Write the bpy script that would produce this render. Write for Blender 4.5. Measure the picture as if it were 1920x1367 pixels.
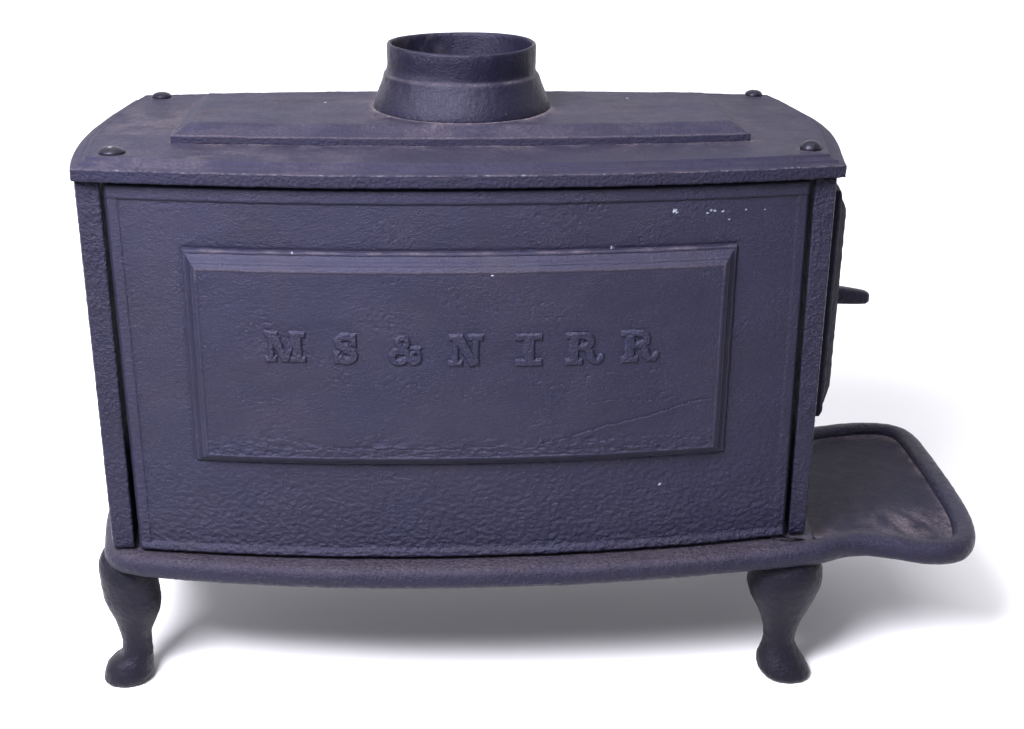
import bpy, math
import numpy as np
from mathutils import Matrix, Vector

for o in list(bpy.data.objects):
    bpy.data.objects.remove(o)
S = bpy.context.scene
COL = S.collection

# ------------------------------------------------------------------ camera
cd = bpy.data.cameras.new('camera')
cam = bpy.data.objects.new('camera', cd); COL.objects.link(cam)
R = Vector((0.9991882, -0.03889362, 0.0104991)); U = Vector((0.00427629, 0.36154039, 0.93234664)); F = Vector((0.04005819, 0.93154486, -0.36141321))
m = Matrix((R, U, -F)).transposed().to_4x4()
m.translation = (-0.00876382, -1.59626008, 0.95259337)
cam.matrix_world = m
cd.sensor_width = 36.0
cd.lens = 2755.021 / 1920 * 36.0
cd.clip_start = 0.05; cd.clip_end = 100
S.camera = cam

# ------------------------------------------------------------------ light
W = bpy.data.worlds.new('World'); S.world = W; W.use_nodes = True
bg = W.node_tree.nodes['Background']
bg.inputs[1].default_value = 1.0
_n = W.node_tree.nodes; _l = W.node_tree.links          # studio dome: brighter towards the horizon
_tc = _n.new('ShaderNodeTexCoord'); _sx = _n.new('ShaderNodeSeparateXYZ'); _cr = _n.new('ShaderNodeValToRGB')
_l.new(_tc.outputs['Generated'], _sx.inputs[0]); _l.new(_sx.outputs[2], _cr.inputs[0]); _l.new(_cr.outputs[0], bg.inputs[0])
_mr = _n.new('ShaderNodeMapRange'); _l.new(_sx.outputs[1], _mr.inputs[0])      # dome dimmed towards the camera, added to darken the lower front
for _i, _v in enumerate((-.85, .1, .55, 1.15)): _mr.inputs[_i + 1].default_value = _v
_l.new(_mr.outputs[0], bg.inputs[1])
_e = _cr.color_ramp.elements
_e[0].position = 0.0; _e[0].color = (1.30, 1.27, 1.38, 1)
_e[1].position = 1.0; _e[1].color = (1.1, 1.08, 1.15, 1)
_m = _e.new(.45); _m.color = (1.10, 1.08, 1.16, 1)
S.view_settings.view_transform = 'Standard'; S.view_settings.look = 'None'
S.view_settings.exposure = 0.0; S.view_settings.gamma = 1.0
S.view_settings.use_curve_mapping = False

def area(name, loc, target, size, power, color=(1, 1, 1)):
    l = bpy.data.lights.new(name, 'AREA'); l.shape = 'RECTANGLE'; l.size, l.size_y = size
    l.energy = power; l.color = color
    o = bpy.data.objects.new(name, l); COL.objects.link(o); o.location = loc
    o.rotation_euler = (Vector(target) - Vector(loc)).to_track_quat('-Z', 'Y').to_euler()
    return o
area('studio_key_softbox', (-.72, -1.22, 1.72), (-.1, -.05, .4), (.9, .7), 205, (.95, .93, 1.0))
area('added_backdrop_light', (0, -.2, 4.2), (0, 2.3, .9), (3.2, 1.0), 110)  # added lamp that whitens the paper behind the stove

# ------------------------------------------------------------------ numpy noise
def _h(ix, iy, s):
    n = (ix.astype(np.int64) * 374761393 + iy.astype(np.int64) * 668265263 + s * 1442695041) & 0xffffffff
    n = ((n ^ (n >> 13)) * 1274126177) & 0xffffffff
    n = (n ^ (n >> 16)) & 0xffffffff
    return n / 4294967295.0
def gnoise(x, y, s=0):
    x = np.asarray(x, float); y = np.asarray(y, float)
    ix = np.floor(x); iy = np.floor(y); fx = x - ix; fy = y - iy
    ux = fx**3 * (fx * (fx * 6 - 15) + 10); uy = fy**3 * (fy * (fy * 6 - 15) + 10)
    def g(dx, dy):
        a = _h(ix + dx, iy + dy, s) * 2 * math.pi
        return np.cos(a) * (fx - dx) + np.sin(a) * (fy - dy)
    a = g(0, 0) * (1 - ux) + g(1, 0) * ux; b = g(0, 1) * (1 - ux) + g(1, 1) * ux
    return (a * (1 - uy) + b * uy) * 1.5
def fbm(x, y, s=0, o=3, gain=.5):
    r = 0; a = 1; f = 1
    for k in range(o):
        r = r + a * gnoise(x * f + 17.3 * k, y * f - 9.1 * k, s + k * 7); a *= gain; f *= 2.03
    return r
def sst(a, b, x):
    t = np.clip((x - a) / (b - a), 0, 1); return t * t * (3 - 2 * t)
def prof(d, pts):
    xs, ys = zip(*pts); return np.interp(d, xs, ys)

# ------------------------------------------------------------------ materials
def iron(name, paint=(.0068, .0066, .0152), bump=.30, lump=.35, dust=.5, rough=.35, dscale=1.0, spec=.25):
    M = bpy.data.materials.new(name); M.use_nodes = True
    nt = M.node_tree; N = nt.nodes; L = nt.links; N.clear()
    out = N.new('ShaderNodeOutputMaterial'); b = N.new('ShaderNodeBsdfPrincipled'); L.new(b.outputs[0], out.inputs[0])
    tc = N.new('ShaderNodeTexCoord')
    def noise(scale, det, r=.55, vec=None):
        n = N.new('ShaderNodeTexNoise'); n.inputs['Scale'].default_value = scale; n.inputs['Detail'].default_value = det
        n.inputs['Roughness'].default_value = r; L.new(vec or tc.outputs['Object'], n.inputs['Vector']); return n.outputs['Fac']
    def mr(v, a, c, x=0., y=1.):
        n = N.new('ShaderNodeMapRange'); n.interpolation_type = 'SMOOTHSTEP'
        for i, k in enumerate((a, c, x, y)): n.inputs[i + 1].default_value = k
        L.new(v, n.inputs[0]); return n.outputs[0]
    def mt(op, a, c):
        n = N.new('ShaderNodeMath'); n.operation = op
        for i, k in enumerate((a, c)):
            if isinstance(k, (int, float)): n.inputs[i].default_value = k
            else: L.new(k, n.inputs[i])
        return n.outputs[0]
    def mix(f, a, c):
        n = N.new('ShaderNodeMix'); n.data_type = 'RGBA'
        if isinstance(f, (int, float)): n.inputs[0].default_value = f
        else: L.new(f, n.inputs[0])
        for i, k in ((6, a), (7, c)):
            if isinstance(k, tuple): n.inputs[i].default_value = (*k, 1)
            else: L.new(k, n.inputs[i])
        return n.outputs[2]
    def attr(nm):
        n = N.new('ShaderNodeAttribute'); n.attribute_name = nm; return n.outputs['Fac']
    mp = N.new('ShaderNodeMapping'); mp.inputs['Scale'].default_value = (1, 1.15, 1.25); L.new(tc.outputs['Object'], mp.inputs[0])
    p = paint
    brown = (p[0] * 1.10, p[1] * 1.0, p[2] * .84); blue = (p[0] * .94, p[1] * 1.0, p[2] * 1.07)
    c = mix(mr(noise(9, 5, .6), .38, .62), blue, p)
    c = mix(mt('MULTIPLY', mr(noise(14, 6, .65), .50, .68), .7), c, brown)
    c = mix(mr(noise(420, 3, .6), .35, .7, 0, .35), c, (p[0] * 1.6, p[1] * 1.55, p[2] * 1.45))
    # settled dust on surfaces that face up, and dust lying in crevices
    geo = N.new('ShaderNodeNewGeometry'); sx = N.new('ShaderNodeSeparateXYZ'); L.new(geo.outputs['Normal'], sx.inputs[0])
    up = mr(sx.outputs[2], .70, .98)
    g1 = mr(noise(16 * dscale, 6, .65), .42, .70); g2 = mr(noise(300, 4, .7, mp.outputs[0]), .38, .66)
    df = mt('MULTIPLY', mt('MULTIPLY', up, mt('ADD', mt('MULTIPLY', g1, .75), .18)), mt('ADD', mt('MULTIPLY', g2, .7), .25))
    df = mt('MULTIPLY', df, dust * .32)
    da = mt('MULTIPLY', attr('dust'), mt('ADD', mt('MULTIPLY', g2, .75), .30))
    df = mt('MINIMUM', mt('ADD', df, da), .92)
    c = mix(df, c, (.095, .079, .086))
    # scattered lint and salt specks
    vo = N.new('ShaderNodeTexVoronoi'); vo.inputs['Scale'].default_value = 130; vo.inputs['Randomness'].default_value = 1
    L.new(tc.outputs['Object'], vo.inputs['Vector'])
    sc = N.new('ShaderNodeSeparateColor'); L.new(vo.outputs['Color'], sc.inputs[0])
    sp = mt('MULTIPLY', mr(vo.outputs['Distance'], .04, .10, 1, 0), mt('GREATER_THAN', sc.outputs[0], .955))
    c = mix(mt('MULTIPLY', sp, .45), c, (.10, .10, .12))
    ch = mt('MULTIPLY', attr('chip'), 1.0)
    c = mix(ch, c, (.24, .27, .32))
    L.new(c, b.inputs['Base Color'])
    ro = mt('ADD', mt('ADD', mt('MULTIPLY', df, .35), rough), mt('MULTIPLY', noise(60, 4), .18))
    L.new(mt('SUBTRACT', ro, .06), b.inputs['Roughness'])
    b.inputs['Specular IOR Level'].default_value = spec; b.inputs['Specular Tint'].default_value = (.78, .76, 1., 1)
    # cast skin
    b1 = N.new('ShaderNodeBump'); b1.inputs['Distance'].default_value = .0036; b1.inputs['Strength'].default_value = lump
    patch = mr(noise(22, 4, .6), .35, .66, .25, 1.)
    L.new(mt('MULTIPLY', noise(260, 2.5, .5, mp.outputs[0]), patch), b1.inputs['Height'])
    b2 = N.new('ShaderNodeBump'); b2.inputs['Distance'].default_value = .0013; b2.inputs['Strength'].default_value = bump
    L.new(noise(850, 3, .65), b2.inputs['Height']); L.new(b1.outputs[0], b2.inputs['Normal'])
    L.new(b2.outputs[0], b.inputs['Normal'])
    return M

M_panel = iron('painted cast iron front', lump=.30, bump=.9, dust=.1)
M_raise = iron('painted cast iron smooth', lump=.22, bump=.8, dust=.12)
M_top = iron('painted cast iron top with dust', paint=(.0090, .0085, .0172), lump=.38, bump=.9, dust=.5, rough=.5, spec=.13)
M_flange = iron('painted cast iron coarse', paint=(.0050, .0048, .0120), lump=1.0, bump=.9, dust=.15)
M_collar = iron('painted cast iron collar', paint=(.0036, .0034, .0084), lump=.16, bump=.6, dust=.35, spec=.17)
M_base = iron('painted cast iron base', paint=(.0060, .0056, .0126), lump=.8, bump=.9, dust=.25, spec=.18)
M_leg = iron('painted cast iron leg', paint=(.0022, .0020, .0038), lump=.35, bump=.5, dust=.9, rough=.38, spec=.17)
M_bolt = iron('dark bolt head', paint=(.0040, .0037, .0065), lump=.2, bump=.2, dust=.15, rough=.34, spec=.16)
M_tray = iron('painted cast iron tray', paint=(.0040, .0038, .0098), lump=.35, bump=.5, dust=.28, spec=.13, rough=.5)
M_door = iron('painted cast iron door', paint=(.0050, .0047, .0115), lump=.7, bump=.8, dust=.1, spec=.08, rough=.55)
M_letter = iron('painted cast iron letters', lump=.5, bump=.8, dust=.25)

def white():
    M = bpy.data.materials.new('white seamless paper'); M.use_nodes = True
    N = M.node_tree.nodes; L = M.node_tree.links; b = N['Principled BSDF']
    tc = N.new('ShaderNodeTexCoord'); n = N.new('ShaderNodeTexNoise'); n.inputs['Scale'].default_value = 3
    L.new(tc.outputs['Object'], n.inputs['Vector'])
    mx = N.new('ShaderNodeMix'); mx.data_type = 'RGBA'; L.new(n.outputs['Fac'], mx.inputs[0])
    mx.inputs[6].default_value = (.57, .57, .577, 1); mx.inputs[7].default_value = (.59, .59, .597, 1)
    L.new(mx.outputs[2], b.inputs['Base Color']); b.inputs['Roughness'].default_value = .9; b.inputs['Specular IOR Level'].default_value = .1
    return M
M_white = white()

# ------------------------------------------------------------------ mesh helpers
def mesh(name, V, quads, mat, parent, ngons=(), attrs=None, smooth=True, sharp_ngons=True):
    V = np.asarray(V, np.float32).reshape(-1, 3); quads = np.asarray(quads, np.int32).reshape(-1, 4)
    me = bpy.data.meshes.new(name)
    tot = [4] * len(quads) + [len(n) for n in ngons]
    loops = np.concatenate([quads.ravel()] + [np.asarray(n, np.int32) for n in ngons]) if len(ngons) else quads.ravel()
    me.vertices.add(len(V)); me.vertices.foreach_set('co', V.ravel())
    me.loops.add(len(loops)); me.loops.foreach_set('vertex_index', loops)
    tot = np.asarray(tot, np.int32); st = np.concatenate([[0], np.cumsum(tot)[:-1]]).astype(np.int32)
    me.polygons.add(len(tot)); me.polygons.foreach_set('loop_start', st); me.polygons.foreach_set('loop_total', tot)
    sm = np.ones(len(tot), bool) if smooth else np.zeros(len(tot), bool)
    if sharp_ngons and len(ngons): sm[len(quads):] = False
    me.polygons.foreach_set('use_smooth', sm)
    me.update(calc_edges=True); me.validate()
    for k, a in (attrs or {}).items():
        at = me.attributes.new(k, 'FLOAT', 'POINT'); at.data.foreach_set('value', np.asarray(a, np.float32).ravel())
    me.materials.append(mat)
    o = bpy.data.objects.new(name, me); COL.objects.link(o)
    if parent: o.parent = parent
    return o
def gq(nu, nv, wrap=False, off=0):
    i, j = np.meshgrid(np.arange(nu if wrap else nu - 1), np.arange(nv - 1), indexing='ij')
    a = i * nv + j; b = ((i + 1) % nu) * nv + j
    return (np.stack([a, b, b + 1, a + 1], -1).reshape(-1, 4) + off)
def loop_of(nu, nv):
    I = np.arange(nu * nv).reshape(nu, nv)
    return np.concatenate([I[:-1, 0], I[-1, :-1], I[:0:-1, -1], I[0, :0:-1]])
def normals(P):
    a = np.gradient(P, axis=0); b = np.gradient(P, axis=1); n = np.cross(a, b)
    return n / (np.linalg.norm(n, axis=-1, keepdims=True) + 1e-12)
def spaced(length, edge, fine, coarse):
    e = np.arange(0, edge, fine); mid = np.linspace(edge, length - edge, max(2, int((length - 2 * edge) / coarse)))
    t = np.concatenate([e, mid, length - e[::-1]]); return t / length
def relief(name, mat, parent, P, skirt, nsk, amp, seed, attrs=None, skdir=None, cap=True, freq=260., skmat=None):
    """grid P (nu,nv,3) facing +normal; a skirt of nsk rows runs back along skdir"""
    nu, nv, _ = P.shape
    lp = loop_of(nu, nv); V = P.reshape(-1, 3); q = gq(nu, nv)
    B = V[lp]; n = len(lp)
    T = np.roll(B, -1, 0) - np.roll(B, 1, 0); T /= np.linalg.norm(T, axis=1, keepdims=True) + 1e-12
    out = np.cross(T, -np.asarray(skdir)); out /= np.linalg.norm(out, axis=1, keepdims=True) + 1e-12
    if ((out * (B - B.mean(0))).sum(1)).mean() < 0: out = -out
    s = np.cumsum(np.linalg.norm(np.roll(B, 1, 0) - B, axis=1))
    rows = []
    for k in range(1, nsk + 1):
        t = k / nsk
        d = amp * fbm(s * freq, np.full(n, t * skirt * freq + 5.), seed, 3) * min(1., k / 2)
        rnd = -.0008 * max(0, (t - .8) / .2)**2
        rows.append(B + out * (d + rnd)[:, None] + np.asarray(skdir) * (t * skirt + amp * .8 * (gnoise(s * 150, np.full(n, 3.3), seed + 9) if t > .7 else 0 * s))[:, None])
    off = len(V); V = np.concatenate([V] + rows); Q = [q]; prev = lp
    for k in range(nsk):
        cur = off + k * n + np.arange(n)
        Q.append(np.stack([prev, cur, np.roll(cur, -1), np.roll(prev, -1)], 1)); prev = cur
    at = {}
    for k, a in (attrs or {}).items():
        a = a.ravel(); at[k] = np.concatenate([a] + [a[lp] * (0 if k in ('chip', 'dust') else 1)] * nsk)
    o = mesh(name, V, np.concatenate(Q), mat, parent, [prev[::-1]] if cap else [], at)
    return o
def catmull(P, closed, step):
    P = np.asarray(P, float); n = len(P); out = []
    rng = range(n if closed else n - 1)
    for i in rng:
        g = (lambda k: P[k % n]) if closed else (lambda k: P[min(max(k, 0), n - 1)])
        p0, p1, p2, p3 = g(i - 1), g(i), g(i + 1), g(i + 2)
        m_ = max(2, int(np.linalg.norm(p2 - p1) / step))
        t = (np.arange(m_) / m_)[:, None]
        out.append(.5 * (2 * p1 + (p2 - p0) * t + (2 * p0 - 5 * p1 + 4 * p2 - p3) * t**2 + (3 * p1 - p0 - 3 * p2 + p3) * t**3))
    if not closed: out.append(P[-1:])
    return np.concatenate(out)
def norm2(P, closed):
    if closed: T = np.roll(P, -1, 0) - np.roll(P, 1, 0)
    else: T = np.gradient(P, axis=0)
    T /= np.linalg.norm(T, axis=1, keepdims=True) + 1e-12
    return np.stack([T[:, 1], -T[:, 0]], 1)     # outward for a counter-clockwise outline
def area2(P): return .5 * np.sum(P[:, 0] * np.roll(P[:, 1], -1) - np.roll(P[:, 0], -1) * P[:, 1])
def prism(name, mat, parent, outline, rows, amp=0., seed=0, freq=240., dust=None):
    """closed plan outline; rows = (inset, z) from bottom to top"""
    P = np.asarray(outline, float)
    if area2(P) < 0: P = P[::-1]
    n2 = norm2(P, True); n = len(P); s = np.cumsum(np.linalg.norm(np.roll(P, 1, 0) - P, axis=1))
    V = []; D = []
    C0 = P.mean(0)
    for row in rows:
        ins, z = row[:2]; scl = row[2] if len(row) > 2 else 1.
        d = -ins + (amp * fbm(s * freq, np.full(n, z * freq), seed, 3) if ins < .02 else 0 * s)
        V.append(np.concatenate([C0 + (P + n2 * d[:, None] - C0) * scl, np.full((n, 1), z)], 1))
        D.append(np.full(n, dust(ins, z) if dust else 0.))
    V = np.stack(V, 1); q = gq(n, len(rows), True)
    bot = np.arange(n)[::-1] * len(rows); top = np.arange(n) * len(rows) + len(rows) - 1
    return mesh(name, V.reshape(-1, 3), q, mat, parent, [bot, top], {'dust': np.stack(D, 1)})
def loft(name, mat, parent, rings, nseg=72, amp=.0003, seed=0, e=2.2, attrs=None):
    """rings of (z, cx, cy, rx, ry), smoothly interpolated"""
    Rg = np.asarray(rings, float); m_ = 5; out = []
    for i in range(len(Rg) - 1):
        p0, p1, p2, p3 = Rg[max(i - 1, 0)], Rg[i], Rg[i + 1], Rg[min(i + 2, len(Rg) - 1)]
        for k in range(m_):
            t = k / m_
            out.append(.5 * (2 * p1 + (p2 - p0) * t + (2 * p0 - 5 * p1 + 4 * p2 - p3) * t * t + (3 * p1 - p0 - 3 * p2 + p3) * t**3))
    out.append(Rg[-1]); out = np.array(out)
    a = np.arange(nseg) / nseg * 2 * np.pi
    c = np.sign(np.cos(a)) * np.abs(np.cos(a))**(2 / e); s_ = np.sign(np.sin(a)) * np.abs(np.sin(a))**(2 / e)
    nz = amp * fbm(a[:, None] * 9 + 0 * out[None, :, 0], out[None, :, 0] * 140 + 0 * a[:, None], seed, 3)
    X = out[None, :, 1] + c[:, None] * (out[None, :, 3] + nz); Y = out[None, :, 2] + s_[:, None] * (out[None, :, 4] + nz)
    Z = np.broadcast_to(out[None, :, 0], X.shape)
    V = np.stack([X, Y, Z], -1); k = len(out)
    return mesh(name, V.reshape(-1, 3), gq(nseg, k, True), mat, parent, [np.arange(nseg) * k, (np.arange(nseg) * k + k - 1)[::-1]])

# ------------------------------------------------------------------ the setting: one sheet of white seamless paper
yy = [-.62, -.3, .3, .9]; prof_c = [(y, 0.) for y in yy]
for k in range(1, 25):
    a = k / 24 * math.pi / 2; prof_c.append((.9 + 1.5 * math.sin(a), 1.5 - 1.5 * math.cos(a)))
prof_c.append((2.4, 5.0))
xs = np.linspace(-2.6, 2.6, 13)
V = np.array([[(x, y, z) for (y, z) in prof_c] for x in xs])
fl = mesh('backdrop', V.reshape(-1, 3), gq(len(xs), len(prof_c)), M_white, None)
fl['kind'] = 'structure'; fl['label'] = 'plain white seamless paper under and behind the black stove'

M_bounce_cut = bpy.data.materials.new('added dark floor'); M_bounce_cut.use_nodes = True
_b = M_bounce_cut.node_tree.nodes['Principled BSDF']; _b.inputs['Base Color'].default_value = (.045, .045, .05, 1); _b.inputs['Roughness'].default_value = .8
sf = mesh('floor', [(-8, -8, -.004), (8, -8, -.004), (8, 8, -.004), (-8, 8, -.004)], [(0, 1, 2, 3)], M_bounce_cut, None)  # dark plane added out of frame to cut light bouncing onto the front
sf['kind'] = 'structure'; sf['label'] = 'added dark floor out of frame, cuts bounce light onto the stove front'

# ------------------------------------------------------------------ the stove
stove = bpy.data.objects.new('wood_stove', None); COL.objects.link(stove)
stove.rotation_euler = (0, 0, .0244)
stove['label'] = 'black painted cast iron box stove on four curved legs with flue collar and side shelf'
stove['category'] = 'stove'

# --- plan curves of the top plate
def yf(x): return -.1955 + .243 * x * x
def yb(x): return .2165 - .19 * x * x
_ly = [-.175, -.1607, -.12, -.0965, -.0599, -.0112, .0461, .1013, .1569, .216]; _lx = [-.384, -.3880, -.3946, -.3974, -.4005, -.4020, -.4000, -.3953, -.3871, -.3800]
_ry = [-.175, -.1648, -.1108, -.0607, .0, .0263, .0643, .1455, .216]; _rx = [.3845, .3865, .3961, .4041, .4125, .4135, .4125, .4010, .388]
_pl = np.polyfit(_ly, _lx, 4); _pr = np.polyfit(_ry, _rx, 4)
def xl(y): return np.polyval(_pl, y)
def xr(y): return np.polyval(_pr, y)
def plan(u, v, fl_, fr_, ff, fb):
    x = fl_(0) + (fr_(0) - fl_(0)) * u
    for _ in range(12):
        y = ff(x) + (fb(x) - ff(x)) * v
        x = fl_(y) + (fr_(y) - fl_(y)) * u
    return x, y
ZT = .6145
u, v = np.meshgrid(spaced(.79, .024, .0007, .0012), spaced(.40, .024, .0007, .0012), indexing='ij')
x, y = plan(u, v, xl, xr, yf, yb)
d = np.minimum(np.minimum(x - xl(y), xr(y) - x), np.minimum(y - yf(x), yb(x) - y))
z = ZT - .0085 + prof(d, [(0, 0), (.0008, .0006), (.0078, .0022), (.0086, .0042), (.0096, .0044), (.0110, .0038), (.0158, .0062), (.0166, .0088), (.0185, .0091), (.0200, .0085), (1, .0085)])
z = z + .00022 * fbm(x * 170, y * 170, 3, 3) * sst(0, .004, d) + .0004 * fbm(x * 25, y * 25, 5, 2)
yrf = -.1015 + .20 * x * x; yrb = .124 - .15 * x * x
dr = np.maximum(np.maximum(-.3005 - x, x - .3035), np.maximum(yrf - y, y - yrb))    # distance outside the raised panel
dust = .75 * np.exp(-np.clip(dr, 0, 1) / .0012) * (.4 + .9 * sst(-.2, .5, fbm(x * 18, y * 60, 8, 2)))
dust += .30 * np.exp(-np.clip(dr, 0, 1) / .016) * sst(-.1, .6, fbm(x * 30, y * 30, 21, 3) + .3)
dust += .36 * np.exp(-((x + .35)**2 / .05**2 + (y - .02)**2 / .10**2)) * sst(-.6, .5, fbm(x * 28, y * 28, 2, 4))
dust += .22 * np.exp(-((x + .27)**2 / .16**2 + (y + .15)**2 / .035**2)) * sst(-.3, .6, fbm(x * 20, y * 40, 12, 4))
for bx_, by_ in ((-.352, -.127), (-.348, .165), (.358, -.123), (.3626, .172)):
    rr = np.hypot(x - bx_, y - by_); dust += .5 * np.exp(-np.clip(rr - .011, 0, 1) / .003)
dust += .55 * np.exp(-d / .0006) * sst(-.6, .6, fbm(x * 90, y * 90, 46, 2))  # worn edge, its highlight painted in as a thin lighter line
chip = np.clip(sst(.45, .7, fbm(x * 260, y * 260, 44, 2)) * np.exp(-np.abs(d - .0005) / .0006) * sst(.0, .5, fbm(x * 14, y * 0, 45, 2) + .25) * .4, 0, 1)
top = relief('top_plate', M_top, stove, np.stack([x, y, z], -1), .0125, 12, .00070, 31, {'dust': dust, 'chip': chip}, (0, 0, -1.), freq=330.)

# raised panel on the top
def rl(y): return -.3005 + 0 * y
def rr_(y): return .3035 + 0 * y
def rf(x): return -.1015 + .20 * x * x
def rb(x): return .124 - .15 * x * x
u, v = np.meshgrid(spaced(.604, .028, .0007, .0014), spaced(.24, .028, .0007, .0014), indexing='ij')
x, y = plan(u, v, rl, rr_, rf, rb)
d = np.minimum(np.minimum(x - rl(y), rr_(y) - x), np.minimum(y - rf(x), rb(x) - y))
z = ZT + .0075 + prof(d, [(0, 0), (.0008, .0009), (.002, .0011), (.0045, .0018), (.009, .0046), (.0165, .0094), (.0185, .0104), (.0195, .0104), (.0215, .0108), (1, .0108)])
z = z + .00018 * fbm(x * 190, y * 190, 13, 3) * sst(0, .003, d) + .0005 * fbm(x * 22, y * 22, 15, 2)
CX, CY = .0025, .020
rc = np.hypot(x - CX, y - CY)
dust = .85 * np.exp(-np.abs(rc - .0985) / .0022) + .38 * np.exp(-np.clip(rc - .098, 0, 1) / .016) * sst(-.5, .5, fbm(x * 30, y * 30, 6, 4))
dust += .09 * sst(.1, .7, fbm(x * 14, y * 40, 19, 4) + .25)
dust += .3 * np.exp(-np.abs(d - .0008) / .001)
chip = np.zeros_like(x)
for (cx, cy, r) in ((-.148, .04, .0011), (.192, .06, .0014), (.10, .03, .0008)):
    chip += np.clip(1.3 - np.hypot(x - cx, (y - cy) * .6) / r + .6 * fbm(x * 900, y * 900, 3, 2), 0, 1)
relief('raised_panel', M_top, top, np.stack([x, y, z], -1), .0090, 8, .00025, 33, {'dust': dust, 'chip': np.clip(chip, 0, .45)}, (0, 0, -1.), freq=300.)

# bolts
def bolt(bx_, by_, r, h, tilt):
    rows = [(r * math.cos(a), h * math.sin(a)) for a in np.linspace(0, math.pi / 2 - .04, 14)]
    rows = [(r * .99, -.0022), (r, -.0004)] + rows
    a = np.arange(40) / 40 * 2 * np.pi
    V = np.array([[(p[0] * math.cos(t), p[0] * math.sin(t), p[1]) for p in rows] for t in a])
    V[..., 2] += tilt * V[..., 0] / r * .001
    V += .00018 * fbm(V[..., 0] * 260, V[..., 1] * 260, int(bx_ * 1000) + 400, 2)[..., None]
    glint_chip = (.5 * np.clip(1.2 - np.hypot(V[..., 0] + .001, V[..., 1] + .002) / .0022, 0, 1)) if bx_ < 0 and by_ < 0 else np.zeros(V.shape[:2])  # highlight painted as a pale chip on the front left bolt
    o = mesh('bolt', V.reshape(-1, 3), gq(40, len(rows), True), M_bolt, top, [np.arange(40) * len(rows) + len(rows) - 1], {'chip': glint_chip}, sharp_ngons=False)
    o.location = (bx_, by_, ZT + .0012)
bolt(-.352, -.127, .0132, .0056, -.6); bolt(-.348, .163, .0112, .0052, 0)
bolt(.358, -.123, .0110, .0084, .4); bolt(.3626, .170, .0105, .0054, 0)

# flue collar
a = np.arange(320) / 320 * 2 * np.pi
st = sst(-.6, .7, np.cos(a + .5))[:, None]            # the casting step stands out on the right and fades on the left
pr = [(.0725, .634), (.0745, .660), (.0762, .690), (.0765, .6965), (.0775, .6985), (.0790, .6992), (.0803, .6985), (.0811, .6968), (.0814, .690), (.0811, .680), (.0808, .6715), (.0811, .6690),
      (.0827, .6675), (.0845, .6655), (.0858, .6620), (.0880, .6560), (.0908, .6495), (.0935, .6430), (.0957, .6370), (.0969, .6320), (.0968, .6275), (.0950, .6245), (.0940, .6225)]
pr = np.array(pr)
tt = np.concatenate([np.linspace(i, i + 1, 5)[:-1] for i in range(len(pr) - 1)] + [[len(pr) - 1.]])
rp = np.interp(tt, np.arange(len(pr)), pr[:, 0]); zp = np.interp(tt, np.arange(len(pr)), pr[:, 1])
k3 = np.array([.25, .5, .25])
for _ in range(2):
    rp[1:-1] = np.convolve(rp, k3, 'valid'); zp[1:-1] = np.convolve(zp, k3, 'valid')
rp = rp[::-1]; zp = zp[::-1]
z2 = np.broadcast_to(zp, (320, len(zp))); ou = (np.arange(len(zp)) < len(zp) * .62)[None, :]
rgh = .00022 * fbm(a[:, None] * 20, z2 * 210, 51, 3) + .0005 * fbm(a[:, None] * 3.2 + 4, z2 * 30, 52, 2)
soft = .0016 * (1 - st) * np.exp(-((z2 - .669) / .005)**2) * ou
r2 = rp[None, :] + rgh + soft
zw = z2 + .0009 * np.sin(2 * a + 1)[:, None] * sst(.66, .70, z2)
V = np.stack([CX + r2 * np.cos(a)[:, None], CY + r2 * np.sin(a)[:, None], zw + .0022], -1)
dustc = .40 * np.exp(-((z2 - .6675) / .0012)**2) * ou * (.6 + .6 * fbm(a[:, None] * 4, z2 * 0, 5, 2)) + .5 * np.exp(-((z2 - .6245) / .0012)**2) + .18 * sst(-.2, .7, fbm(a[:, None] * 5, z2 * 60, 77, 3)) * sst(-.2, -.9, np.cos(a + .5))[:, None]
mesh('flue_collar', V.reshape(-1, 3), gq(320, len(zp), True), M_collar, stove, (), {'dust': np.clip(dustc, 0, 1)})

# --- front panel (bowed), with raised field and cast letters
PB, PT = .1812, .5918
def ys(x): return -.1858 + .265 * x * x
def pxl(z): return -.3592 + (PT - z) / (PT - PB) * .0050
def pxr(z): return .3540 + (PT - z) / (PT - PB) * .0036
def skin(x, z):
    """irregular cast skin of the panel, metres outward"""
    low = sst(.34, .22, z)
    pm = sst(-.05, .55, fbm(x * 17, z * 22, 61, 3))
    lump = fbm(x * 150, z * 195, 62, 3, .5)
    h = lump * (.00006 + .00066 * low + .00013 * pm)
    h = h + .00045 * fbm(x * 16, z * 20, 63, 2)
    pit = -np.clip(fbm(x * 190, z * 230, 64, 2) - .32, 0, 1) * .0011 * pm
    return h + pit
tu = spaced(.714, .020, .0007, .00095); tv = spaced(PT - PB, .020, .0007, .00095)
u, v = np.meshgrid(tu, tv, indexing='ij')
z = PB + (PT - PB) * v; x = pxl(z) + (pxr(z) - pxl(z)) * u
dL = x - pxl(z); dR = pxr(z) - x; dT = PT - z; dB = z - PB - .0006 * gnoise(x * 60, z * 0, 3)
wob = .0005 * gnoise(x * 40, z * 40, 70)
edge = lambda dd: -.0035 * sst(.005, 0, dd)**2
bT = prof(dT + wob, [(0, .0024), (.0145, .0024), (.0165, .0019), (.0176, -.0016), (.0188, -.0010), (.0215, 0), (1, 0)])
bL = prof(dL + wob, [(0, .0013), (.0125, .0013), (.0135, .0009), (.0142, -.0001), (.0165, 0), (1, 0)])
bR = prof(dR + wob, [(0, .0006), (.0120, .0006), (.0150, 0), (1, 0)])
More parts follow.
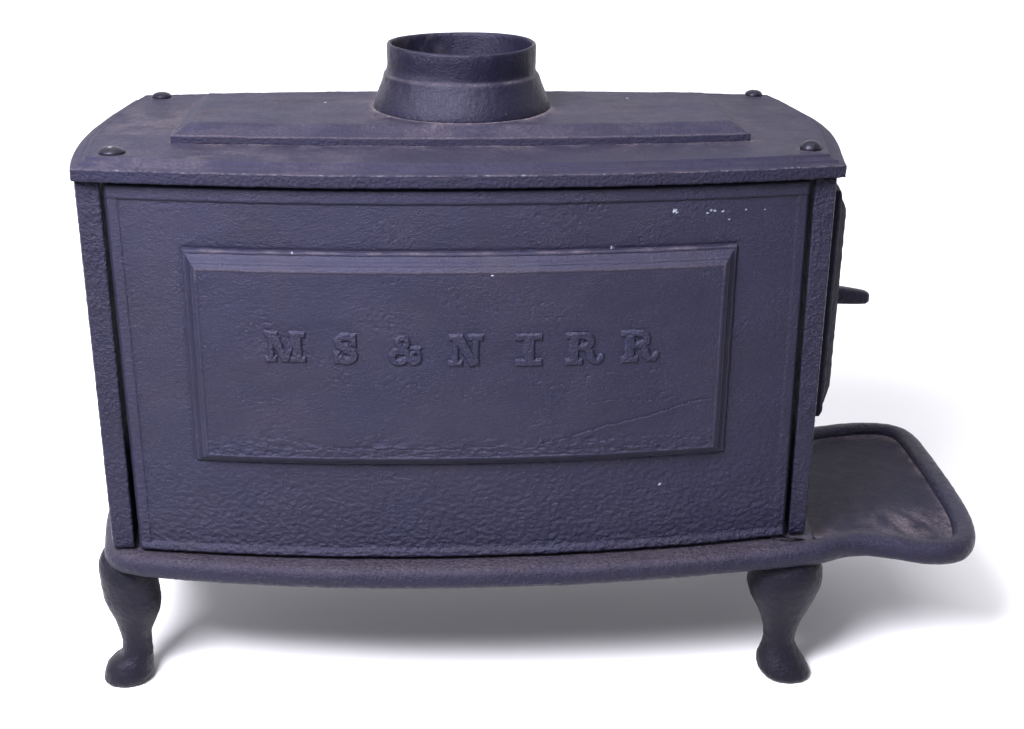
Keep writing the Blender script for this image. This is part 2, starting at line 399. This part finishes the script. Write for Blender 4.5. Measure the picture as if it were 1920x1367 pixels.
bB = prof(dB + 1.5 * wob, [(0, .0022), (.0050, .0034), (.0085, .0026), (.0130, .0002), (.018, 0), (1, 0)])
h = np.maximum(np.maximum(bL, bR), np.maximum(bT, bB)); h = np.where(bT < 0, np.maximum(bT, np.maximum(bL, bR)), h) if True else h
h = h + edge(dL) + edge(dR) + 1.2 * edge(dB) + edge(dT) + skin(x, z)
# vertical run in the casting under the field and a faint scar top left
h += .00035 * np.exp(-((x + .186) / .0016)**2) * sst(.28, .262, z) * sst(.195, .215, z) * (1 + gnoise(x * 300, z * 90, 5))
df = np.maximum(np.maximum(-.2845 - x, x - .2790), np.maximum(.2940 - z, z - .5262))
h = h - .0012 * np.exp(-np.abs(df - .0006) / .0016)
P = np.stack([x, ys(x) - h, z], -1)
CH = [(.2106, .5641, .0026), (.2125, .5625, .0016), (.1473, .5279, .0020), (.2449, .5606, .0012), (.2490, .5631, .0018), (.2525, .5626, .0016), (.2611, .5616, .0013), (.2855, .562, .0012),
      (.2095, .2589, .0020), (.3057, .5613, .0009), (.2682, .5527, .0008)]
def chips(x, z, pts, seed=3):
    c = np.zeros_like(x)
    for (cx, cz, r) in pts:
        c = np.maximum(c, np.clip(1.5 * (1.1 - np.hypot((x - cx) * .8, z - cz) / (r * .62) + .9 * fbm(x * 700 + cx * 99, z * 700, seed, 2)), 0, 1) * (np.hypot(x - cx, z - cz) < 2.2 * r))
    return c
panel = relief('side_panel', M_panel, stove, P[:, :, :], .012, 4, .0002, 71, {'dust': .10 * np.exp(-np.clip(dB, 0, 1) / .004) + .02 * sst(0, .7, fbm(x * 12, z * 12, 90, 3)), 'chip': chips(x, z, CH)}, (0, 1., 0))

# raised field
FZ0, FZ1 = .2940, .5262; FX0, FX1 = -.2845, .2790
u, v = np.meshgrid(spaced(FX1 - FX0, .023, .0006, .0009), spaced(FZ1 - FZ0, .023, .0006, .0009), indexing='ij')
x = FX0 + (FX1 - FX0) * u; z = FZ0 + (FZ1 - FZ0) * v
def fieldh(x, z):
    d = np.minimum(np.minimum(x - FX0, FX1 - x) * 1.28, np.minimum((z - FZ0) * 1.7, FZ1 - z)) + .0004 * gnoise(x * 35, z * 35, 81)
    p_ = prof(d, [(-1, 0), (0, 0), (.0010, .0026), (.0032, .0031), (.0042, .0027), (.0080, .0053), (.0105, .0084), (.0118, .0094), (.0130, .0095), (.0150, .0108), (.0172, .0117), (.0188, .0119), (.0205, .0112), (1, .0112)])
    inn = sst(.016, .024, d)
    h = p_ + skin(x, z) * (.45 + .65 * inn)
    rough = sst(.335, .315, z + .01 * gnoise(x * 12, z * 3, 82)) * inn
    h = h + rough * .0010 * fbm(x * 75, z * 150, 83, 4, .6)
    def crack(pts, w, a_):
        pts = np.array(pts); zz = np.interp(x, pts[:, 0], pts[:, 1]) + .0012 * fbm(x * 60, x * 0 + 1, 84, 3)
        m_ = sst(pts[0, 0] - .004, pts[0, 0] + .012, x) * sst(pts[-1, 0] + .004, pts[-1, 0] - .012, x)
        t = (z - zz) / w
        return a_ * m_ * (np.where(t > 0, np.exp(-t), 0) * 0 + np.where(t > 0, -.9 * np.exp(-t * 1.6), .8 * np.exp(t * .6)))
    h = h + crack([(.075, .318), (.10, .323), (.145, .336), (.19, .345), (.235, .358), (.262, .362)], .0016, .0009) * inn
    h = h + crack([(.12, .362), (.16, .366), (.20, .362), (.235, .368)], .0012, .0005) * inn
    h = h + crack([(-.17, .318), (-.10, .315), (-.03, .314), (.05, .318)], .0014, .0006) * inn
    h = h + crack([(-.238, .4475), (-.205, .4485)], .0012, .0002) + crack([(.196, .431), (.214, .4345)], .0010, .0003)
    return h, d, inn
h, d, inn = fieldh(x, z)
P = np.stack([x, ys(x) - h, z], -1)
dustf = .55 * np.exp(-np.abs(d - .0012) / .0012) * (z > FZ1 - .01) * sst(-.3, .5, fbm(x * 30, z * 0, 85, 3)) + .3 * np.exp(-np.abs(d - .018) / .0012) * (z > FZ1 - .03) + .03 * sst(.2, .8, fbm(x * 10, z * 10, 86, 4) + .3)
chf = chips(x, z, [(.0263, .5045, .0015), (-.1732, .5250, .0010)], 7)
relief('raised_field', M_raise, panel, P, .0022, 2, .0001, 91, {'dust': dustf, 'chip': chf}, (0, 1., 0))

# letters
def cap(px, py, pts, r):
    dd = np.full(px.shape, 9.)
    for (ax, ay), (bx_, by_) in zip(pts[:-1], pts[1:]):
        vx, vy = bx_ - ax, by_ - ay
        t = np.clip(((px - ax) * vx + (py - ay) * vy) / (vx * vx + vy * vy + 1e-12), 0, 1)
        dd = np.minimum(dd, np.hypot(px - ax - t * vx, py - ay - t * vy) - r)
    return dd
def box(px, py, x0, y0, x1, y1):
    qx = np.abs(px - (x0 + x1) / 2) - (x1 - x0) / 2; qy = np.abs(py - (y0 + y1) / 2) - (y1 - y0) / 2
    return np.hypot(np.maximum(qx, 0), np.maximum(qy, 0)) + np.minimum(np.maximum(qx, qy), 0)
def poly(px, py, pts):
    """convex polygon"""
    pts = np.array(pts, float)
    if area2(pts) < 0: pts = pts[::-1]
    dd = np.full(px.shape, -9.)
    for (ax, ay), (bx_, by_) in zip(pts, np.roll(pts, -1, 0)):
        vx, vy = bx_ - ax, by_ - ay; l = math.hypot(vx, vy)
        dd = np.maximum(dd, ((px - ax) * vy - (py - ay) * vx) / l)
    return dd
def arc(cx, cy, rx, ry, a0, a1, n=14):
    return [(cx + rx * math.cos(math.radians(t)), cy + ry * math.sin(math.radians(t))) for t in np.linspace(a0, a1, n)]
def glyph(ch, x, y):      # unit: letter height 1
    s = []
    if ch == 'M':
        s += [box(x, y, .02, .84, .40, 1), box(x, y, .80, .84, 1.28, 1), box(x, y, .02, 0, .36, .15), box(x, y, .80, 0, 1.28, .15),
              box(x, y, .13, 0, .27, .95), box(x, y, .90, 0, 1.16, .95),
              poly(x, y, [(.10, 1), (.42, 1), (.72, .02), (.55, .0)]), poly(x, y, [(.90, 1), (1.06, .95), (.74, .0), (.55, .0)])]
    if ch == 'S':
        s += [cap(x, y, arc(.42, .72, .24, .18, 40, 270), .10), cap(x, y, arc(.42, .28, .25, .185, 90, -140), .105), cap(x, y, [(.24, .60), (.60, .40)], .12),
              poly(x, y, [(.58, .62), (.74, .58), (.74, .98), (.62, .98)]), poly(x, y, [(.06, .02), (.18, .02), (.22, .38), (.06, .40)])]
    if ch == '&':
        s += [cap(x, y, arc(.46, .76, .15, .15, -60, 250), .085), cap(x, y, [(.36, .66), (.84, .12)], .11), cap(x, y, arc(.34, .28, .21, .20, 60, 330), .10),
              cap(x, y, [(.50, .50), (.30, .46)], .09), cap(x, y, arc(.80, .30, .18, .22, -150, 20), .07), cap(x, y, [(.98, .40), (.86, .56)], .075), cap(x, y, [(.74, .56), (.98, .56)], .06), cap(x, y, [(.60, .22), (.84, .48)], .075)]
    if ch == 'N':
        s += [box(x, y, .02, .84, .40, 1), box(x, y, .62, .84, 1.06, 1), box(x, y, .0, 0, .42, .15), box(x, y, .14, 0, .28, .95), box(x, y, .76, .05, .92, .95),
              poly(x, y, [(.10, 1), (.42, 1), (.92, .02), (.66, .0)])]
    if ch == 'I':
        s += [box(x, y, 0, .83, .78, 1), box(x, y, 0, 0, .78, .17), box(x, y, .24, 0, .54, 1)]
    if ch == 'R':
        s += [box(x, y, .0, .85, .60, 1), box(x, y, .0, 0, .50, .15), box(x, y, .13, 0, .38, .95), cap(x, y, arc(.56, .73, .20, .19, 90, -90), .105), cap(x, y, [(.36, .92), (.58, .92)], .075), cap(x, y, [(.36, .53), (.60, .53)], .07),
              cap(x, y, [(.62, .50), (.76, .40), (.80, .22), (.88, .09), (1.02, .07), (1.10, .20)], .075), cap(x, y, [(.70, .42), (.74, .20), (.84, .09)], .09)]
    return np.min(s, 0)
LH = .0318
LET = [('M', -.2043, .4125, .0318), ('S', -.1358, .4110, .0325), ('&', -.0795, .4095, .0325), ('N', -.0180, .4090, .0330), ('I', .0510, .4080, .0335), ('R', .1022, .4075, .0335), ('R', .1602, .4078, .0335)]
for k, (ch, lx, lz, H) in enumerate(LET):
    wmax = {'M': 1.30, 'S': .82, '&': 1.10, 'N': 1.08, 'I': .80, 'R': 1.16}[ch]
    g = .00032; pad = .0016
    a_ = np.arange(lx - pad, lx + wmax * H + pad, g); b_ = np.arange(lz - pad, lz + H + pad, g)
    X, Z = np.meshgrid(a_, b_, indexing='ij')
    jx = .0006 * fbm(X * 160, Z * 160, 100 + k, 2); jz = .0006 * fbm(X * 160, Z * 160, 120 + k, 2)
    sd = glyph(ch, (X + jx - lx) / H, (Z + jz - lz) / H) * H
    hf, _, _ = fieldh(X, Z)
    sd = sd - (.0001 if ch == '&' else .0005)
    hh = .0023 * sst(.0014, -.0014, sd) + .00022 * fbm(X * 300, Z * 300, 140 + k, 3) - .0005 * sst(.0008, .0018, sd)
    P = np.stack([X, ys(X) - hf - hh, Z], -1)
    keep = sd < .0018; fk = keep[:-1, :-1] & keep[1:, :-1] & keep[1:, 1:] & keep[:-1, 1:]
    q = gq(*X.shape)[fk.ravel()]
    used = np.unique(q); remap = np.zeros(X.size, int); remap[used] = np.arange(len(used))
    mesh('letter', P.reshape(-1, 3)[used], remap[q], M_letter, panel, (), None)['label'] = 'raised cast letter %s' % ch.replace('&', 'ampersand')

# --- rear panel
def bow_slab(name, mat, x0, x1, z0, z1, yfun, th):
    X, Z = np.meshgrid(np.linspace(x1, x0, 60), np.linspace(z0, z1, 30), indexing='ij')
    relief(name, mat, stove, np.stack([X, yfun(X) + .0004 * fbm(X * 60, Z * 60, 5, 2), Z], -1), th, 2, .0001, 3, None, (0, -1., 0))
bow_slab('rear_panel', M_panel, -.355, .355, PB, PT, lambda x: .190 - .20 * x * x, .012)

# --- end plates with their front flanges
def lin(a, b, n): return np.linspace(a, b, n)
def end_plate(sgn, xo_t, xo_b, xi_t, xi_b, bow):
    yF, yB, th = -.1520, .1640, .020
    zz = np.concatenate([[PB + .0015, PB + .0019, PB + .003, PB + .0045], np.linspace(PB + .006, .5895, 230), [.5905, .5915]])
    n1, n2_, = 22, 90
    V = []
    for zv in zz:
        t = (zv - PB) / (PT - PB); xo = xo_b + (xo_t - xo_b) * t; xi = xi_b + (xi_t - xi_b) * t
        c = .0018 if (PB + .004 < zv < .5905) else .0035
        ins = .0018 if zv > .591 else (.0020 * max(0, 1 - (zv - PB - .0015) / .003) if zv < PB + .0045 else 0)
        front = [(xi + (xo - xi) * k, yF + ins + (.0016 * (max(0, abs(k - .5) - .43) / .07)**2)) for k in np.linspace(0, 1, n1)]
        yv = np.linspace(yF + .0030, yB - .003, n2_)
        outer = [(xo - sgn * ins + sgn * bow * (1 - ((yy_ - .006) / .158)**2), yy_) for yy_ in yv]
        rear = [(xo + (xi - xo) * k, yB) for k in np.linspace(0, 1, 6)]
        inner = [(xi + sgn * bow * .6 * (1 - ((yy_ - .006) / .158)**2), yy_) for yy_ in np.linspace(yB - .003, yF + .004, 40)]
        V.append(front + outer + rear + inner)
    V = np.array(V).transpose(1, 0, 2); n = V.shape[0]
    if sgn < 0: V = V[::-1]
    Z = np.broadcast_to(zz, V.shape[:2])
    s = np.arange(n) * .0011
    P = np.concatenate([V, Z[..., None]], -1)
    nn = np.cross(np.roll(P, -1, 0) - np.roll(P, 1, 0), np.gradient(P, axis=1)); nn /= np.linalg.norm(nn, axis=-1, keepdims=True) + 1e-12
    P = P + nn * (.00040 * fbm(P[..., 0] * 230 + P[..., 1] * 180, Z * 230, 200 + sgn, 3))[..., None]
    k = P.shape[1]
    return mesh('end_plate', P.reshape(-1, 3), gq(n, k, True), M_flange, stove, [np.arange(n)[::-1] * k, np.arange(n) * k + k - 1])
end_plate(-1, -.3866, -.3834, -.3622, -.3600, .016)
ep = end_plate(1, .3806, .3808, .3582, .3626, .018)

# --- loading door on the right end with its lever
def door():
    y0, y1, z0, z1 = -.118, .128, .312, .569
    Yv, Zv = np.meshgrid(spaced(y1 - y0, .03, .0015, .004) * (y1 - y0) + y0, spaced(z1 - z0, .03, .0015, .003) * (z1 - z0) + z0, indexing='ij')
    dd = np.minimum(np.minimum(Yv - y0, y1 - Yv), np.minimum((Zv - z0) * .9, (z1 - Zv) * .9))
    base = .3808 + .018 * (1 - ((Yv - .006) / .158)**2)
    h = prof(dd, [(0, .007), (.003, .010), (.010, .0115), (.016, .0150), (.024, .0190), (.030, .0200), (1, .0203)])
    h = h + .0006 * fbm(Yv * 120, Zv * 120, 222, 3)
    return relief('door', M_door, stove, np.stack([base + h, Yv, Zv], -1), .013, 4, .0002, 9, None, (-1., 0, 0))
dr_ = door()
rows = [(.412, .4068, .4292, .018), (.424, .4070, .4286, .017), (.436, .4066, .4272, .0155), (.450, .4060, .4248, .014), (.462, .4058, .4226, .013), (.4690, .4060, .4210, .012), (.4725, .4080, .4190, .0095), (.4732, .4110, .4160, .005)]
V = []
na = 32
for (hx, za, zb_, wy) in rows:
    a = np.arange(na) / na * 2 * np.pi; e = 3.2
    c = np.sign(np.cos(a)) * np.abs(np.cos(a))**(2 / e); s_ = np.sign(np.sin(a)) * np.abs(np.sin(a))**(2 / e)
    V.append(np.stack([np.full(na, hx), -.006 + wy * .62 * c, (za + zb_) / 2 + (zb_ - za) / 2 * s_], -1))
V = np.array(V).transpose(1, 0, 2)
mesh('handle', V.reshape(-1, 3), gq(na, len(rows), True), M_flange, dr_, [np.arange(na)[::-1] * len(rows), np.arange(na) * len(rows) + len(rows) - 1])
V2 = []
for hx, r in ((.400, .020), (.4275, .020), (.4290, .0185), (.4292, .010)):
    a = np.arange(na) / na * 2 * np.pi
    V2.append(np.stack([np.full(na, hx), -.006 + r * np.cos(a), .418 + r * np.sin(a) * .9], -1))
V2 = np.array(V2).transpose(1, 0, 2)
mesh('handle_boss', V2.reshape(-1, 3), gq(na, 4, True), M_flange, dr_, [np.arange(na)[::-1] * 4, np.arange(na) * 4 + 3])

# --- base plate
BT, BM, HB = .1795, .1670, .0125
fr = [(-.400, -.118), (-.3955, -.140), (-.382, -.158), (-.360, -.169), (-.338, -.1755), (-.28, -.1875), (-.2155, -.198), (-.14, -.2075), (-.055, -.2125), (.0, -.2135), (.072, -.2125), (.13, -.2105), (.189, -.2055), (.25, -.199), (.310, -.190), (.350, -.1845), (.366, -.1812), (.379, -.1745)]
rt = [(.3885, -.1650), (.3945, -.1500), (.3980, -.122), (.3985, -.10), (.399, 0), (.398, .12), (.394, .148), (.384, .164)]
bk = [(.36, .176), (.20, .203), (.0, .213), (-.20, .206), (-.35, .184), (-.388, .166), (-.402, .120), (-.4105, .05), (-.4125, 0), (-.4105, -.045), (-.4055, -.085)]
out_ = np.concatenate([catmull(fr, False, .0018)[:-1], catmull(rt, False, .003), catmull(bk + [fr[0]], False, .003)[:-1]])
rows = []
for t in np.linspace(-90, 90, 17):
    ca, sa = math.cos(math.radians(t)), math.sin(math.radians(t))
    rows.append((.0125 * (1 - abs(ca)**(.8)), BM + HB * np.sign(sa) * abs(sa)**.8))
rows = [(.0125, BM - HB, .8)] + rows + [(.0125, BT + .0001, .985), (.0125, BT, .96), (.0125, BT, .9), (.0125, BT, .6)]
base = prism('base_plate', M_base, stove, out_, rows, .0006, 300, 150., dust=lambda ins, z: .26 * float(np.clip((z - .172) / .008, 0, 1)) * (1. if ins < .06 else 0))

# --- ash shelf: rolled rim round a shallow tray
sp = [(.340, -.1855), (.355, -.1835), (.370, -.1808), (.384, -.1785), (.397, -.1757), (.4115, -.1700), (.425, -.1640), (.4385, -.1610), (.4525, -.1610), (.467, -.1645), (.485, -.1710), (.503, -.1790), (.520, -.1835), (.538, -.1835), (.556, -.1775), (.570, -.1650),
      (.5805, -.1460), (.5885, -.1180), (.5937, -.0846), (.5967, -.045), (.5987, -.0057), (.6000, .040), (.6006, .0804), (.5998, .118), (.5940, .143), (.5800, .1600), (.5600, .1685), (.5245, .1705), (.4784, .1620), (.440, .150), (.385, .140)]
O = catmull(sp, False, .0025)
n2 = norm2(O, False)
cen = O - n2 * .0127
ramp = (.86 + .14 * sst(0, .030, np.cumsum(np.r_[0, np.linalg.norm(np.diff(O, axis=0), axis=1)])))[:, None]
ea = np.arange(28) / 28 * 2 * np.pi; e = 2.35
cc = np.sign(np.cos(ea)) * np.abs(np.cos(ea))**(2 / e); ss = np.sign(np.sin(ea)) * np.abs(np.sin(ea))**(2 / e)
s = np.cumsum(np.r_[0, np.linalg.norm(np.diff(O, axis=0), axis=1)])
nz = .00035 * fbm(s[:, None] * 90, ea[None, :] * 2.2, 310, 3)
V = np.stack([cen[:, None, 0] + n2[:, None, 0] * (cc[None] * (.0129 * ramp + nz)), cen[:, None, 1] + n2[:, None, 1] * (cc[None] * (.0129 * ramp + nz)), BM + .0002 + ((HB + .0009) * ramp + nz) * ss[None] + 0 * cen[:, None, 0]], -1)
# wrap round the section
q = gq(28, len(O), True)
V = V.transpose(1, 0, 2)
shelf = bpy.data.objects.new('ash_shelf', None)
K = len(O)
dustr = .25 * np.clip(ss[:, None], 0, 1)**2 * (1 + 0 * s[None]) * sst(.07, .0, s)[None]
inn_ = O - n2 * .0215; inn_ = inn_[inn_[:, 0] > .3995]
poly_ = np.concatenate([inn_, np.stack([np.full(30, .3930), np.linspace(inn_[-1, 1], inn_[0, 1], 32)[1:-1]], 1)])
ctr = np.array([.49, .0])
fac = [1, .97, .93, .88, .8, .7, .6, .5, .4, .3, .2, .1, .02]
TV = np.stack([ctr + (poly_ - ctr) * f_ for f_ in fac], 1)
dep = np.array([.0045, .0008, 0] + [0] * (len(fac) - 3))
TZ = .1692 + dep[None] + .0005 * fbm(TV[..., 0] * 14, TV[..., 1] * 14, 5, 2)
tray = np.concatenate([TV, TZ[..., None]], -1)
fx, fy = TV[..., 0], TV[..., 1]
fd = np.interp(fac, [.0, .75, .9, .95, .975, 1], [0, 0, .2, .75, .5, 0])[None] * (.35 + .8 * sst(-.4, .5, fbm(fx * 25, fy * 25, 320, 3)))
fd = fd + .65 * np.exp(-((fx - .515)**2 / .05**2 + (fy + .105)**2 / .035**2)) * sst(-.5, .5, fbm(fx * 50, fy * 50, 322, 3)) + .35 * np.exp(-((fx - .41) / .02)**2) * sst(-.5, .4, fbm(fx * 40, fy * 40, 323, 3))
shelf = mesh('ash_shelf', tray[:, :, :].reshape(-1, 3), gq(len(poly_), len(fac), True), M_tray, stove, [np.arange(len(poly_)) * len(fac) + len(fac) - 1], {'dust': np.clip(fd, 0, 1)}, sharp_ngons=False)
mesh('rim', V.reshape(-1, 3), q, M_base, shelf, [np.arange(28) * K, (np.arange(28) * K + K - 1)[::-1]], {'dust': dustr})
Pb = np.concatenate([poly_, np.full((len(poly_), 1), .160)], 1)
mesh('underside', np.concatenate([Pb, np.concatenate([poly_, np.full((len(poly_), 1), .1580)], 1)]), np.zeros((0, 4)), M_base, shelf, [np.arange(len(poly_)) + len(poly_)])

# --- legs
LL = [(.170, -.379, -.116, .016, .018), (.164, -.3795, -.119, .0225, .024), (.156, -.379, -.121, .0270, .028), (.146, -.3775, -.121, .0298, .031), (.1343, -.3764, -.121, .0304, .032), (.1145, -.3748, -.120, .0308, .031), (.105, -.3735, -.120, .0304, .030), (.094, -.3722, -.1195, .0282, .028),
      (.085, -.3716, -.119, .0255, .0255), (.076, -.3724, -.119, .0222, .0225), (.0606, -.3738, -.119, .0173, .0195), (.050, -.3738, -.119, .0162, .0188), (.0405, -.374, -.1195, .0163, .019), (.033, -.3752, -.120, .0182, .0205), (.0270, -.3800, -.1205, .0225, .0230), (.0190, -.3838, -.121, .0262, .0252),
      (.011, -.3850, -.122, .0270, .0262), (.004, -.3872, -.122, .0262, .0250), (.0008, -.3880, -.122, .0225, .0215), (0, -.3885, -.122, .0180, .0170)]
RL = [(.170, .366, -.138, .018, .018), (.163, .366, -.140, .027, .024), (.154, .366, -.1425, .0345, .030), (.144, .3658, -.144, .0390, .033), (.1324, .3648, -.145, .0412, .034), (.1214, .3638, -.145, .0418, .0335), (.1076, .3634, -.145, .0380, .031), (.0915, .3638, -.145, .0305, .027), (.0788, .3640, -.145, .0247, .0235),
      (.0618, .3636, -.145, .0192, .0195), (.0500, .3634, -.145, .0178, .0185), (.0425, .3638, -.145, .0183, .019), (.033, .3647, -.145, .0214, .0215), (.022, .3663, -.145, .0262, .0260), (.012, .3695, -.146, .0292, .0288), (.005, .3730, -.147, .0288, .0285), (.0008, .3748, -.147, .0245, .0245), (0, .3752, -.147, .0195, .0195)]
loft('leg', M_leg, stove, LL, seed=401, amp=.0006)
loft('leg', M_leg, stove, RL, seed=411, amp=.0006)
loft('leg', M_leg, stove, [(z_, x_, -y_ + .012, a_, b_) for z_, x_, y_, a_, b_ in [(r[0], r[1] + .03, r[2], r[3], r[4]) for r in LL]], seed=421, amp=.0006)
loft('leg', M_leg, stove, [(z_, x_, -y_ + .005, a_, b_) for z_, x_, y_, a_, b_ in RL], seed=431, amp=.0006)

S.cycles.max_bounces = 8
